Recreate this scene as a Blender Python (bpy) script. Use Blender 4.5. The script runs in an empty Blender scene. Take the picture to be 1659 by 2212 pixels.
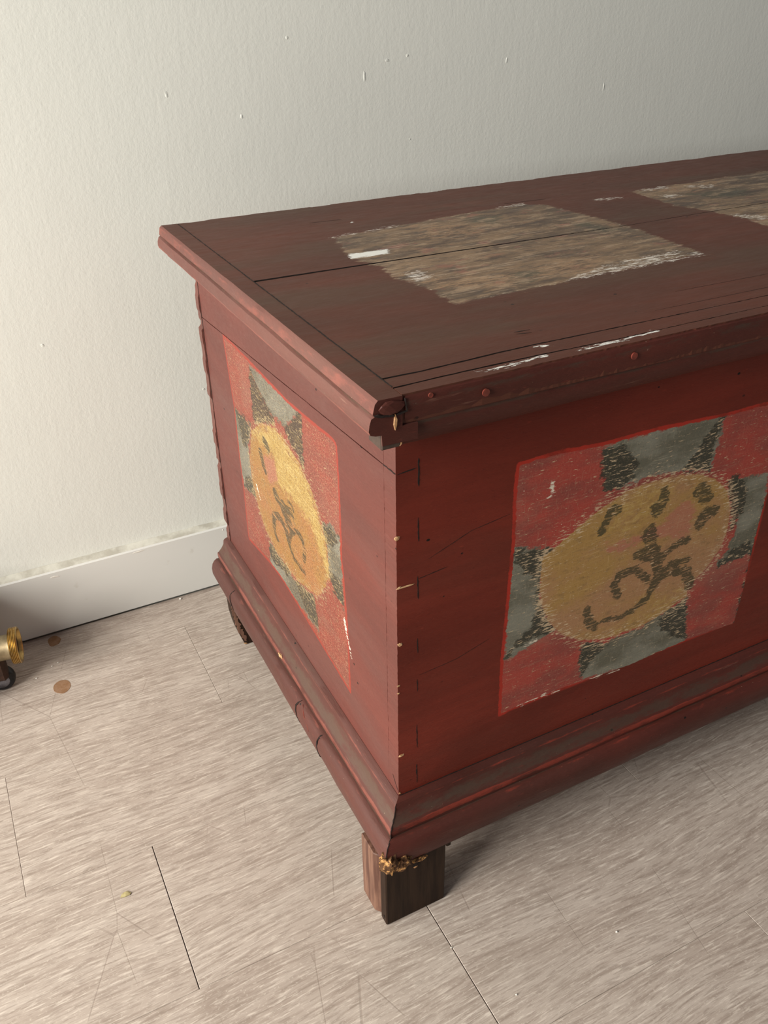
import bpy, bmesh, math, random
import numpy as np
from mathutils import Matrix, Vector

# ------------------------------------------------------------------ camera
SC = bpy.context.scene
COL = SC.collection
F_PX = 1870.43
cam_d = bpy.data.cameras.new('camera')
cam_d.sensor_fit = 'HORIZONTAL'
cam_d.sensor_width = 36.0
cam_d.lens = F_PX * 36.0 / 1659.0
cam_d.clip_start = 0.02
cam = bpy.data.objects.new('camera', cam_d)
COL.objects.link(cam)
cam.location = (-0.262156, -0.505646, 0.836658)
cam.rotation_euler = (1.0186733, 0.0154603, -0.4718000)
SC.camera = cam

# ------------------------------------------------------------------ light
world = bpy.data.worlds.new('room_light'); SC.world = world
world.use_nodes = True
bg = world.node_tree.nodes['Background']
bg.inputs['Color'].default_value = (0.90, 0.95, 1.0, 1)
bg.inputs['Strength'].default_value = 0.18

def area(name, loc, target, sx, sy, power, color):
    d = bpy.data.lights.new(name, 'AREA'); d.shape = 'RECTANGLE'
    d.size = sx; d.size_y = sy; d.energy = power; d.color = color
    o = bpy.data.objects.new(name, d); COL.objects.link(o)
    o.location = loc
    o.rotation_euler = (Vector(target) - Vector(loc)).to_track_quat('-Z', 'Y').to_euler()
    return o
area('window_light', (-2.5, -0.42, 1.35), (0.0, 0.1, 0.25), 1.6, 1.6, 166, (1.0, 0.955, 0.88))

SC.view_settings.view_transform = 'Standard'
SC.view_settings.look = 'None'
SC.view_settings.gamma = 1.0
SC.view_settings.use_curve_mapping = False
SC.view_settings.exposure = 0.0

rng = np.random.RandomState(7)
POLY = {
  'S_outer': [(426,494),(336,493),(226,490),(167,493),(118,497),(110,494),(109,465),(109,434),(111,374),(109,356),(105,299),(105,209),(186,220),(288,233),(333,232),(414,220),(416,228),(413,292),(415,339),(413,411),(419,447)],
  'S_topgrey': [(340,488),(196,489),(242,454),(265,455),(285,455),(325,475)],
  'S_b1': [(338,486),(325,475),(282,456),(267,447),(336,418),(344,426),(340,456)],
  'S_b2': [(196,489),(242,454),(235,446),(209,439),(194,427),(193,461),(190,489)],
  'S_leftgrey': [(411,408),(385,406),(355,410),(363,389),(373,376),(373,345),(372,330),(353,314),(372,306),(407,303),(415,339)],
  'S_b3': [(411,408),(355,410),(368,383),(392,363)],
  'S_b3b': [(397,324),(372,330),(356,312),(375,306),(406,304)],
  'S_botgrey': [(330,268),(303,265),(251,261),(192,273),(184,233),(247,231),(333,232)],
  'S_b4': [(251,261),(189,276),(184,237),(207,235),(225,241)],
  'S_b4b': [(331,265),(260,267),(274,252),(331,240)],
  'S_rightgrey': [(158,389),(133,399),(114,397),(113,358),(113,314),(138,326),(148,342),(147,366)],
  'S_b5': [(158,389),(114,399),(132,373),(148,374)],
  'S_b5b': [(148,340),(112,343),(112,315),(134,320)],
  'S_disc': [(354,402),(317,428),(274,440),(236,438),(202,429),(179,414),(165,399),(157,382),(145,363),(146,339),(155,314),(176,288),(191,280),(240,266),(303,265),(339,277),(357,298),(372,330),(372,359)],
  'S_bright': [(351,403),(274,440),(195,423),(159,385),(146,359),(149,331),(168,350),(186,370),(230,376),(279,371),(283,401),(330,400)],  # lighter yellow band with the varnish glare painted into it
  'S_pink': [(320,385),(283,401),(278,376),(303,357),(317,368)],
  'S_k1': [(302,316),(306,298),(300,290),(295,288)],
  'S_k2': [(301,318),(284,326),(269,323),(263,313),(256,302),(245,292),(214,292)],
  'S_k3': [(255,309),(251,320),(238,332),(225,338),(214,335),(210,321),(214,310)],
  'S_k4': [(267,346),(256,341),(250,334)],
  'S_k5': [(289,352),(279,348),(266,344)],
  'S_k6': [(260,346),(243,354),(237,349)],
  'S_k7': [(328,386),(324,375),(317,367)],
  'S_k8': [(309,408),(302,404)],
  'S_k9': [(251,363),(239,365),(235,359)],
  'F_outer': [(112,499),(152,500),(202,496),(259,496),(343,491),(385,491),(428,489),(430,377),(429,333),(429,301),(431,266),(430,231),(429,211),(354,215),(278,212),(179,218),(112,217),(110,289),(112,368),(113,422),(111,474)],
  'F_topgrey': [(201,494),(343,491),(342,468),(340,442),(336,432),(311,440),(268,448),(235,444),(210,446),(204,474)],
  'F_b1': [(201,492),(222,489),(245,466),(241,451),(229,444),(210,443),(202,469)],
  'F_b2': [(343,491),(338,460),(336,432),(300,443),(316,464),(329,480)],
  'F_leftgrey': [(112,416),(163,401),(151,392),(147,375),(150,345),(158,322),(171,302),(115,287),(111,368)],
  'F_b3': [(113,413),(163,400),(147,392),(145,372),(133,379),(119,393)],
  'F_b3b': [(144,379),(150,345),(171,302),(130,302),(115,287),(117,299),(142,318),(146,340)],
  'F_botgrey': [(206,272),(237,261),(281,262),(318,273),(342,280),(355,214),(278,212),(212,222),(206,245)],
  'F_b4': [(206,272),(242,257),(222,243),(212,222),(205,250)],
  'F_b4b': [(342,278),(355,217),(328,235),(304,260),(320,272)],
  'F_rightgrey': [(368,417),(422,407),(429,369),(427,308),(373,308),(388,325),(394,354),(379,395)],
  'F_b5': [(362,415),(377,419),(395,402),(399,374),(386,351),(378,379)],
  'F_b5b': [(376,307),(427,308),(419,326),(395,325)],
  'F_disc': [(147,369),(147,394),(162,403),(185,416),(212,430),(240,440),(279,441),(323,433),(347,421),(367,404),(378,379),(381,352),(375,329),(361,310),(339,294),(342,282),(313,272),(281,264),(236,266),(205,276),(178,295),(160,319),(149,347)],
  'F_pink': [(219,383),(260,382),(290,390),(302,404),(318,406),(328,390),(325,365),(305,366),(277,378),(251,371),(224,376)],
  'F_k1': [(243,318),(238,334),(243,344),(258,344),(272,335),(281,323)],
  'F_k2': [(291,313),(284,300),(269,291),(250,287),(231,291)],
  'F_k3': [(207,312),(211,298),(220,288)],
  'F_k4': [(290,313),(294,327),(287,347),(276,371),(272,382)],
  'F_k5': [(294,322),(307,334),(333,332)],
  'F_k6': [(297,319),(314,324),(334,317),(342,297)],
  'F_k7': [(287,347),(308,355),(325,358)],
  'F_k8': [(263,361),(275,354),(296,347)],
  'F_k9': [(212,404),(221,420),(227,421)],
  'F_k10': [(278,408),(284,416),(282,427)],
  'F_k11': [(330,413),(341,402)],
  'F_k12': [(339,373),(342,384),(355,383)],
  'T_outer': [(117,366),(247,384),(382,396),(405,379),(413,311),(420,248),(410,123),(340,120),(280,118),(195,112),(116,108),(116,162),(107,205),(111,243),(99,284)],
  'T_white': [(103,297),(147,295),(141,280),(99,281)],
  'T_w2': [(295,136),(337,141),(396,141),(377,127),(285,120),(242,118)],
  'T_w3': [(120,210),(139,213),(138,187),(117,182)],
  'T_dark1': [(289,379),(331,361),(303,330),(276,347)],
  'T_dark2': [(207,164),(239,155),(205,126),(196,132)],
  'T_dark3': [(365,293),(394,283),(406,231),(377,236)],
  'T_tan1': [(122,209),(151,179),(194,163),(318,172),(291,138),(235,131),(156,130),(127,155)],
  'T_tan2': [(219,367),(283,329),(256,296),(200,317)],
  'T2_outer': [(541,384),(678,388),(792,390),(554,173),(552,216),(543,267),(532,298),(541,363)],
  'T2_w1': [(622,377),(661,361),(645,349),(618,365)],
  'T2_w2': [(554,349),(580,339),(559,326)],
  'T2_w3': [(559,229),(585,202),(571,189),(554,210)],
}

# ------------------------------------------------------------------ node helper
class G:
    def __init__(s, name):
        s.m = bpy.data.materials.new(name); s.m.use_nodes = True
        s.t = s.m.node_tree; s.t.nodes.clear()
        s.out = s.t.nodes.new('ShaderNodeOutputMaterial')
        s.b = s.t.nodes.new('ShaderNodeBsdfPrincipled')
        s.t.links.new(s.b.outputs[0], s.out.inputs[0])
        s.tc = s.t.nodes.new('ShaderNodeTexCoord').outputs['Object']
    def n(s, kind): return s.t.nodes.new(kind)
    def put(s, sock, v):
        if isinstance(v, bpy.types.NodeSocket): s.t.links.new(v, sock)
        elif isinstance(v, (tuple, list)): sock.default_value = tuple(v) + ((1,) if len(v) == 3 and len(sock.default_value) == 4 else ())
        else: sock.default_value = v
    def math(s, op, a, b=0.0, clamp=False):
        k = s.n('ShaderNodeMath'); k.operation = op; k.use_clamp = clamp
        s.put(k.inputs[0], a); s.put(k.inputs[1], b); return k.outputs[0]
    def add(s, a, b): return s.math('ADD', a, b)
    def mul(s, a, b): return s.math('MULTIPLY', a, b)
    def vscale(s, v, sc, off=(0, 0, 0)):
        k = s.n('ShaderNodeMapping'); s.put(k.inputs['Vector'], v)
        k.inputs['Scale'].default_value = sc; k.inputs['Location'].default_value = off
        return k.outputs[0]
    def noise(s, scale, vec=(1, 1, 1), detail=3.0, off=(0, 0, 0), rough=0.55, dist=0.0, src=None):
        k = s.n('ShaderNodeTexNoise')
        s.put(k.inputs['Vector'], s.vscale(src or s.tc, vec, off))
        k.inputs['Scale'].default_value = scale; k.inputs['Detail'].default_value = detail
        k.inputs['Roughness'].default_value = rough; k.inputs['Distortion'].default_value = dist
        return k.outputs[0]
    def step(s, x, a, b, lo=0.0, hi=1.0):
        k = s.n('ShaderNodeMapRange'); k.interpolation_type = 'SMOOTHSTEP'
        s.put(k.inputs[0], x); k.inputs[1].default_value = a; k.inputs[2].default_value = b
        k.inputs[3].default_value = lo; k.inputs[4].default_value = hi
        return k.outputs[0]
    def lin(s, x, a, b, lo=0.0, hi=1.0):
        k = s.n('ShaderNodeMapRange')
        s.put(k.inputs[0], x); k.inputs[1].default_value = a; k.inputs[2].default_value = b
        k.inputs[3].default_value = lo; k.inputs[4].default_value = hi
        return k.outputs[0]
    def mix(s, f, a, b, mode='MIX'):
        k = s.n('ShaderNodeMix'); k.data_type = 'RGBA'; k.blend_type = mode
        s.put(k.inputs[0], f); s.put(k.inputs[6], a); s.put(k.inputs[7], b); return k.outputs[2]
    def attr(s, name):
        k = s.n('ShaderNodeAttribute'); k.attribute_name = name; return k.outputs['Fac']
    def bump(s, h, strength=0.5, dist=0.001):
        k = s.n('ShaderNodeBump'); k.inputs['Strength'].default_value = strength
        k.inputs['Distance'].default_value = dist; s.put(k.inputs['Height'], h); return k.outputs[0]
    def done(s, color, rough, h=None, bs=0.5, bd=0.001, metal=0.0, spec=0.5):
        s.put(s.b.inputs['Base Color'], color); s.put(s.b.inputs['Roughness'], rough)
        s.put(s.b.inputs['Metallic'], metal); s.b.inputs['Specular IOR Level'].default_value = spec
        if h is not None: s.put(s.b.inputs['Normal'], s.bump(h, bs, bd))
        return s.m

def axvec(axis, long, cross):
    v = [cross] * 3; v['xyz'.index(axis)] = long; return tuple(v)

def red_paint(g, axis, a=(.155, .034, .024), b=(.085, .022, .016), c=(.10, .050, .036), specks=1.0, cw=0.5):
    """brown-red distemper over pine: broad tone patches, brushed grain, worm specks"""
    big = g.noise(5.0, axvec(axis, .5, 1.3), 4, dist=.4)
    grain = g.noise(60.0, axvec(axis, .10, 1.6), 5, rough=.65)
    fine = g.noise(420.0, axvec(axis, .25, 1.0), 2)
    col = g.mix(g.step(big, .36, .66), a, b)
    col = g.mix(g.mul(g.step(g.noise(9.0, axvec(axis, .35, 1.5), 4, off=(3, 7, 1)), .46, .70), cw), col, c)
    col = g.mix(g.step(grain, .30, .75, .0, .45), col, b)
    col = g.mix(g.step(fine, .62, .85, 0, .35), col, tuple(min(1, x * 1.9) for x in a))
    v = g.n('ShaderNodeTexVoronoi'); v.inputs['Scale'].default_value = 90
    g.put(v.inputs['Vector'], g.vscale(g.tc, axvec(axis, .7, 1.0)))
    v.inputs['Randomness'].default_value = 1.0
    pick = g.noise(14.0, (1, 1, 1), 2, off=(9, 2, 5))
    sp = g.mul(g.math('LESS_THAN', v.outputs['Distance'], .11), g.step(pick, .50, .60, 0, specks))
    sepc = g.n('ShaderNodeSeparateColor'); g.put(sepc.inputs[0], v.outputs['Color'])
    sp = g.mul(sp, g.math('GREATER_THAN', sepc.outputs[0], .72))
    col = g.mix(sp, col, (.012, .007, .006))
    h = g.add(g.mul(grain, .6), g.mul(fine, .5))
    h = g.math('SUBTRACT', h, g.mul(sp, 1.5))
    return col, h

def layer(g, name, amp=5.0, soft=0.8, bias=0.0, nz=None):
    """coverage of a painted shape: signed distance (mm, inside > 0) frayed by noise"""
    d = g.add(g.attr(name), g.mul(g.add(nz, -.5), amp * 3.2))
    return g.step(d, bias - soft, bias + soft)

def painted(name, axis, kind):
    g = G(name)
    gy = 'y' if axis == 'y' else 'x'
    if kind == 'side':
        col, h = red_paint(g, axis, a=(.148, .041, .031), b=(.105, .034, .027), c=(.125, .062, .052))
    else:
        col, h = red_paint(g, axis, a=(.190, .028, .016), b=(.105, .017, .010), c=(.120, .030, .019))
    nz = g.noise(130, axvec(axis, .6, 1.2), 5, rough=.7)
    nf = g.noise(420, axvec(axis, .25, 1.3), 4, rough=.7)
    nb = g.noise(24, axvec(axis, .6, 1.2), 4, rough=.6, off=(4, 1, 2))
    hatch = g.noise(260, axvec(axis, .12, 1.6), 3, rough=.7)
    rim = layer(g, 'panel', 1.2, .5, -1.0, nz)
    body = layer(g, 'panel', 2.0, .5, 2.6, nz)
    film = g.noise(9, axvec(axis, .8, 1.2), 5, rough=.65, off=(1, 8, 3))
    weave = g.noise(300, tuple(1.4 if q == axis else (.16 if q == 'z' else 1) for q in 'xyz'), 3, rough=.7, off=(3, 3, 8))
    hx = g.math('MAXIMUM', hatch, g.mul(weave, .97))
    S = kind == 'side'
    R = g.mix(g.step(nb, .40, .62), (.36, .060, .045), (.25, .060, .048)) if not S else g.mix(g.step(nb, .40, .62), (.29, .060, .042), (.24, .062, .046))
    R = g.mix(g.step(hx, .54, .72, 0, .62 if S else .6), R, (.40, .18, .12) if S else (.36, .17, .115))
    R = g.mix(g.step(film, .50, .68, 0, .45), R, (.30, .14, .10))
    GR = g.mix(g.step(nb, .38, .62), (.125, .12, .088), (.22, .215, .17))
    GR = g.mix(g.step(hx, .54, .74, 0, .6), GR, (.36, .335, .25))
    BK = g.mix(g.step(hx, .55, .76, 0, .55), (.040, .040, .030), (.17, .14, .075))
    OC = g.mix(g.step(film, .42, .60), (.37, .22, .072), (.37, .20, .100)) if not S else g.mix(g.step(film, .42, .60), (.36, .185, .050), (.38, .165, .060))
    OC = g.mix(g.step(hx, .55, .76, 0, .55), OC, (.60, .42, .21))
    OC = g.mix(g.step(nz, .48, .34, 0, .5), OC, (.20, .125, .055))
    BR = g.mix(g.step(hx, .45, .66), (.40, .26, .070), (.60, .45, .17))  # lighter yellow; on the side it also paints in the varnish glare
    PK = g.mix(g.step(hx, .50, .70), (.40, .15, .10), (.42, .20, .13))
    red_rim = (.26, .040, .026) if S else (.36, .030, .018)
    rimw = g.step(g.noise(22, axvec(axis, 1, 1), 4, off=(5, 5, 1), rough=.7), .36, .52, .35, 1)
    ro_ = g.step(g.attr('rimoff'), 2, -2)
    c = g.mix(g.mul(g.mul(rim, rimw), ro_) if not S else rim, col, red_rim)
    inner = R
    inner = g.mix(layer(g, 'grey', 7, 1.5, 0, nz), inner, GR)
    inner = g.mix(g.mul(layer(g, 'black', 9, 1.5, 0, nz), .92), inner, BK)
    inner = g.mix(layer(g, 'disc', 3, 1.0, 0, nz), inner, OC)
    inner = g.mix(g.mul(g.mul(layer(g, 'bright', 18, 6.0, 0, nz), 0.9 if kind == 'side' else .45), 1.0 if S else g.step(nz, .42, .6)), inner, BR)
    inner = g.mix(g.mul(layer(g, 'pink', 12, 4.0, 0, nz), .8), inner, PK)
    brk = g.step(hatch, .62, .50) if kind == 'side' else g.mul(g.step(hatch, .66, .54), g.step(nf, .62, .54))
    inner = g.mix(g.mul(g.mul(layer(g, 'stroke', 3.0 if kind == 'side' else 6.5, .8, 0, nz), .88), brk), inner, (.055, .052, .030))
    # worn-through flecks of ground, thicker over the black and around the disc
    edge = g.step(g.math('ABSOLUTE', g.attr('disc')), 2, 16, .085, 0)
    blk = g.step(g.attr('black'), -3, 3, 0, .05)
    fl = g.step(g.add(g.add(nf, edge), blk), .60, .66)
    inner = g.mix(g.mul(fl, .8), inner, (.62, .47, .30) if kind == 'front' else (.50, .38, .20))
    fl2 = g.step(g.noise(260, axvec(axis, .5, 1), 4, off=(2, 5, 3), rough=.7), .68, .71)
    inner = g.mix(fl2, inner, (.70, .60, .46))
    dk = g.step(g.noise(380, (1, 1, 1), 3, off=(6, 5, 3), rough=.7), .68, .74, 0, .6)
    inner = g.mix(dk, inner, (.06, .045, .03))
    gr = g.noise(620, (1, 1, 1), 3, off=(6, 1, 3), rough=.75)
    if S:
        inner = g.mix(g.step(gr, .55, .66, 0, .50), inner, (.60, .42, .24))
        inner = g.mix(g.step(gr, .49, .38, 0, .70), inner, (.085, .040, .022))
        inner = g.mix(.22, inner, (.04, .02, .012))
        top = g.step(g.attr('black'), -1, 2)
        inner = g.mix(g.mul(top, g.step(hatch, .54, .68, 0, .35)), inner, (.28, .19, .05))
    else:
        inner = g.mix(g.step(gr, .56, .66, 0, .35), inner, (.34, .22, .14))
        inner = g.mix(g.step(gr, .44, .34, 0, .45), inner, (.06, .035, .022))
    wh = layer(g, 'white', 6, .6, 1.0, nf)
    c = g.mix(body, c, inner)
    c = g.mix(wh, c, (.70, .62, .50))
    h = g.add(h, g.mul(fl, -.6)); h = g.add(h, g.mul(hatch, .6))
    ro = g.lin(nz, .3, .7, .42, .60)
    return g.done(c, ro, h, .45, .0008, spec=.32 if S else .16)

def lid_mat():
    g = G('lid_paint')
    col, h = red_paint(g, 'x', a=(.120, .034, .020), b=(.080, .029, .018), c=(.086, .046, .029), cw=.8)
    # faint warm worn glow where the red has rubbed through
    rub = g.step(g.noise(7, (.8, 1.2, 1), 4, off=(1.3, 4, 0)), .60, .78, 0, .5)
    col = g.mix(rub, col, (.20, .055, .030))
    nz = g.noise(90, (.35, 1.3, 1), 6, rough=.75)
    nf = g.noise(300, (.25, 1.3, 1), 4, rough=.75)
    nb = g.noise(16, (.6, 1.5, 1), 5, rough=.65, off=(4, 1, 2))
    streak = g.noise(150, (.10, 1.7, 1), 4, rough=.7, off=(7, 1, 2))
    cov = layer(g, 'panel', 12, 3.0, 1.0, nz)
    base = g.mix(g.step(nb, .36, .62), (.11, .075, .052), (.23, .15, .09))
    base = g.mix(g.step(nz, .53, .66, 0, .8), base, (.32, .22, .14))
    base = g.mix(g.step(nz, .50, .36, 0, .7), base, (.085, .062, .048))
    base = g.mix(g.mul(g.mul(layer(g, 'tan', 26, 10, 0, nz), .75), g.step(nf, .42, .58)), base, (.36, .22, .125))
    base = g.mix(g.mul(layer(g, 'dark', 26, 5, 2, nz), .7), base, (.06, .062, .045))
    pk = g.step(g.noise(30, (.7, 1.3, 1), 4, off=(8, 3, 1), rough=.7), .56, .68, 0, .55)
    base = g.mix(pk, base, (.30, .115, .085))
    base = g.mix(g.step(streak, .54, .70, 0, .75), base, (.42, .32, .23))
    mott = g.noise(38, (.5, 1.6, 1), 6, rough=.75, off=(3, 9, 2))
    base = g.mix(g.step(mott, .52, .62, 0, .75), base, (.075, .050, .040))
    base = g.mix(g.step(mott, .46, .38, 0, .6), base, (.38, .27, .175))
    base = g.mix(g.step(g.add(nf, g.step(g.math('ABSOLUTE', g.attr('panel')), 1, 9, .09, 0)), .66, .72), base, (.60, .50, .38))
    col = g.mix(cov, col, base)
    flake = layer(g, 'flake', 16, 1.0, 2.0, nf)
    col = g.mix(g.mul(g.mul(flake, .95), g.step(g.add(nf, g.mul(streak, .6)), .78, .86)), col, (.68, .62, .55))
    wh = layer(g, 'white', 6, .5, 0.3, nf)
    col = g.mix(wh, col, (.80, .79, .74))
    h = g.add(h, g.mul(nz, .5)); h = g.add(h, g.mul(wh, .7))
    ro = g.lin(nz, .3, .7, .46, .62)
    return g.done(col, ro, h, .5, .0008, spec=.22)

def mould_mat(name, axis, kind, dim=1.0):
    g = G(name)
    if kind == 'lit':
        a, b, c2 = (.150, .047, .035), (.108, .040, .031), (.12, .068, .053)  # one red paint, light and shade put into colour: paler side, darker front
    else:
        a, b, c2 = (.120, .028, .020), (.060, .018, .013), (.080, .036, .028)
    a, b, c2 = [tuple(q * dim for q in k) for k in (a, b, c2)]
    col, h = red_paint(g, axis, a=a, b=b, c=c2)
    e = g.attr('ridge')
    nz = g.noise(70, axvec(axis, .4, 1.2), 5, rough=.7)
    grime = g.mul(g.step(g.add(e, g.mul(g.add(nz, -.5), 3.0)), -.35, -1.1), .62)
    col = g.mix(grime, col, (.095, .062, .043) if kind == 'lit' else (.060, .044, .032))
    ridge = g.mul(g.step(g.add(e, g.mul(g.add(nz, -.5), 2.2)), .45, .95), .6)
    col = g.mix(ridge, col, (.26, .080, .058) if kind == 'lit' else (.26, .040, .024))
    cr = g.step(g.noise(350, (1, 1, 1), 3, off=(4, 4, 4)), .73, .78, 0, .8)
    col = g.mix(cr, col, (.40, .28, .20))
    sc = g.step(g.noise(120, axvec(axis, .12, 1.5), 3, off=(4, 9, 4), rough=.7), .66, .80, 0, .45)
    col = g.mix(sc, col, (.30, .17, .12))
    h = g.add(h, g.mul(nz, .9))
    return g.done(col, g.lin(nz, .3, .7, .42, .6), h, .6, .001, spec=.4 if kind == 'lit' else .2)

def floor_mat():
    g = G('limed_oak_plank')
    oi = g.n('ShaderNodeObjectInfo')
    cmb = g.n('ShaderNodeCombineXYZ')
    g.put(cmb.inputs[0], g.mul(oi.outputs['Random'], 7.0)); g.put(cmb.inputs[1], g.mul(oi.outputs['Random'], 3.0))
    va = g.n('ShaderNodeVectorMath'); va.operation = 'ADD'
    g.put(va.inputs[0], g.tc); g.put(va.inputs[1], cmb.outputs[0]); P = va.outputs[0]
    # bent coordinates give cathedral figure around knots
    wob = g.noise(3.6, (.75, 1.5, 1), 1.5, src=P)
    cmb2 = g.n('ShaderNodeCombineXYZ'); g.put(cmb2.inputs[1], g.mul(wob, .05))
    vb = g.n('ShaderNodeVectorMath'); vb.operation = 'ADD'; g.put(vb.inputs[0], P); g.put(vb.inputs[1], cmb2.outputs[0]); Q = vb.outputs[0]
    g1 = g.noise(130, (.11, 1.5, 1), 5, src=Q, rough=.68)
    g2 = g.noise(300, (.12, 1.3, 1), 4, src=Q, rough=.65)
    g3 = g.noise(14, (.25, 2.0, 1), 3, src=Q)
    pores = g.noise(520, (.09, 1.0, 1), 2, src=Q)
    speck = g.noise(420, (.6, 1, 1), 3, src=P, rough=.7)
    rg = g.n('ShaderNodeTexVoronoi'); rg.inputs['Scale'].default_value = 2.6
    g.put(rg.inputs['Vector'], g.vscale(Q, (.55, 2.0, 1)))
    warp = g.add(rg.outputs['Distance'], g.mul(g.noise(7, (1, 1.6, 1), 3, src=Q), .16))
    rings = g.math('SINE', g.mul(warp, 150.0))
    ringm = g.mul(g.step(rg.outputs['Distance'], .34, .16), g.step(g.noise(3, (1, 1, 1), 1, src=P, off=(2, 2, 0)), .46, .56))
    col = g.mix(g.step(g3, .32, .68), (.405, .335, .285), (.49, .42, .365))
    col = g.mix(g.step(g1, .55, .36, 0, .72), col, (.285, .225, .185))
    col = g.mix(g.mul(g.step(rings, -.3, 1, 0, .45), ringm), col, (.28, .22, .18))
    col = g.mix(g.step(g2, .52, .66, 0, .72), col, (.66, .585, .51))
    col = g.mix(g.step(pores, .53, .64, 0, .45), col, (.24, .19, .155))
    col = g.mix(g.step(speck, .56, .68, 0, .5), col, (.62, .55, .48))
    sm = g.step(g.noise(6, (1, 1, 1), 3, off=(3, 3, 0)), .55, .75, 0, .22)
    col = g.mix(sm, col, (.30, .25, .21))
    # hairline scratches running across the grain
    w = g.n('ShaderNodeTexVoronoi'); w.feature = 'DISTANCE_TO_EDGE'; w.inputs['Scale'].default_value = 7
    g.put(w.inputs['Vector'], g.vscale(g.tc, (1.6, .5, 1)))
    msk = g.step(g.noise(9, (1, 1, 1), 3, off=(5, 1, 1)), .52, .60)
    scr = g.mul(g.step(w.outputs['Distance'], .006, .002), msk)
    col = g.mix(g.mul(scr, .35), col, (.20, .15, .12))
    h = g.add(g.mul(g1, .7), g.mul(g2, .8)); h = g.math('SUBTRACT', h, g.mul(scr, .3))
    return g.done(col, g.lin(g1, .3, .7, .50, .62), h, .35, .0007, spec=.4)

def wall_mat(name, col0=(.735, .745, .69), smooth=False):
    g = G(name)
    n1 = g.noise(3.0, (1, 1, 1), 3)
    col = g.mix(g.step(n1, .35, .7), col0, tuple(x * .965 for x in col0))
    st = g.step(g.noise(6, (1, 1, 1), 4, off=(2.2, 0, 5.1)), .66, .80, 0, .25)
    col = g.mix(st, col, (.52, .50, .44))
    if smooth:
        st2 = g.step(g.noise(40, (1, 1, 1), 4, off=(2.2, 0, 5.1)), .68, .80, 0, .35)
        col = g.mix(st2, col, (.50, .47, .40))
        h = g.add(g.noise(60, (.3, 1, 1.2), 3), g.mul(g.noise(500, (1, 1, 1), 2), .2))
        return g.done(col, .42, h, .10, .001)
    peel = g.noise(260, (1, 1, .8), 3, rough=.6)
    brush = g.noise(70, (1.2, 1, .18), 3)
    lump = g.noise(18, (1, 1, 1), 2)
    h = g.add(g.mul(peel, .55), g.add(g.mul(brush, .35), g.mul(lump, .6)))
    return g.done(col, .55, h, .42, .0011, spec=.4)

def plain(name, c1, c2, scale, rough, metal=0.0, axis=None, bs=.4, th=(.35, .65), spec=.3):
    g = G(name)
    n = g.noise(scale, axvec(axis, .12, 1.5) if axis else (1, 1, 1), 4, rough=.65)
    return g.done(g.mix(g.step(n, *th), c1, c2), rough, n, bs, .0008, metal, spec)

M = {}
M['side'] = painted('side_paint', 'y', 'side')
M['front'] = painted('front_paint', 'x', 'front')
M['lid'] = lid_mat()
M['m_side'] = mould_mat('lit_moulding_paint', 'y', 'lit')
M['m_base_side'] = mould_mat('lit_base_paint', 'y', 'lit', .70)
M['m_base_front'] = mould_mat('shaded_base_paint', 'x', 'dark', .85)
M['m_front'] = mould_mat('shaded_moulding_paint', 'x', 'dark')
M['floor'] = floor_mat()
M['wall'] = wall_mat('wall_paint')
M['skirt'] = wall_mat('skirting_paint', (.70, .70, .665), True)
M['caulk'] = plain('caulk', (.60, .59, .52), (.42, .40, .34), 30, .7)
M['subfloor'] = plain('subfloor', (.05, .04, .035), (.08, .06, .05), 20, .9)
M['crack'] = plain('crack_dark', (.010, .006, .005), (.02, .012, .009), 200, .9)
M['black_wood'] = plain('blackened_wood', (.016, .008, .005), (.032, .017, .010), 90, .5, axis='z', spec=.12)
M['brown_wood'] = plain('worn_brown_wood', (.090, .040, .028), (.20, .105, .070), 110, .55, axis='z')
M['raw_wood'] = plain('raw_wood', (.62, .33, .12), (.085, .038, .015), 170, .8, bs=1.0, th=(.38, .52))
M['splinter'] = plain('pale_splinter', (.62, .40, .22), (.38, .20, .09), 150, .8)
M['brass'] = plain('aged_brass', (.55, .38, .14), (.30, .20, .09), 60, .34, metal=1.0)
M['dull_brass'] = plain('dull_brass', (.36, .29, .18), (.22, .17, .10), 40, .5, metal=.9)
M['rust'] = plain('rusty_iron', (.06, .03, .02), (.03, .018, .014), 90, .6, metal=.3)
M['rubber'] = plain('black_rubber', (.006, .006, .007), (.012, .012, .014), 90, .3)
M['steel'] = plain('grey_steel', (.25, .26, .30), (.12, .12, .14), 90, .3, metal=1.0)
M['stain'] = plain('brown_stain', (.24, .125, .060), (.29, .17, .10), 120, .45)
M['crumb'] = plain('white_crumb', (.80, .78, .72), (.70, .67, .60), 300, .8)
M['leafbit'] = plain('dry_flake', (.46, .40, .20), (.36, .30, .15), 200, .8)
M['dark_block'] = plain('grimy_block', (.070, .046, .034), (.045, .030, .024), 60, .6)
M['plug'] = plain('plug_red', (.20, .042, .028), (.12, .03, .02), 120, .5)

# ------------------------------------------------------------------ geometry helpers (mm in, metres out)
def link(name, me, mat, parent=None, smooth=False):
    me.materials.append(mat)
    if smooth:
        me.polygons.foreach_set('use_smooth', [True] * len(me.polygons))
    o = bpy.data.objects.new(name, me); COL.objects.link(o)
    if parent is not None: o.parent = parent
    return o

def mesh(name, V, Fc, mat, parent=None, smooth=False, attrs=None):
    me = bpy.data.meshes.new(name)
    me.from_pydata([tuple(float(c) * .001 for c in v) for v in V], [], Fc)
    if attrs:
        for k, a in attrs.items():
            at = me.attributes.new(k, 'FLOAT', 'POINT'); at.data.foreach_set('value', np.asarray(a, dtype=np.float32))
    me.validate(); me.update()
    bm = bmesh.new(); bm.from_mesh(me); bmesh.ops.recalc_face_normals(bm, faces=bm.faces); bm.to_mesh(me); bm.free()
    return link(name, me, mat, parent, smooth)

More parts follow.
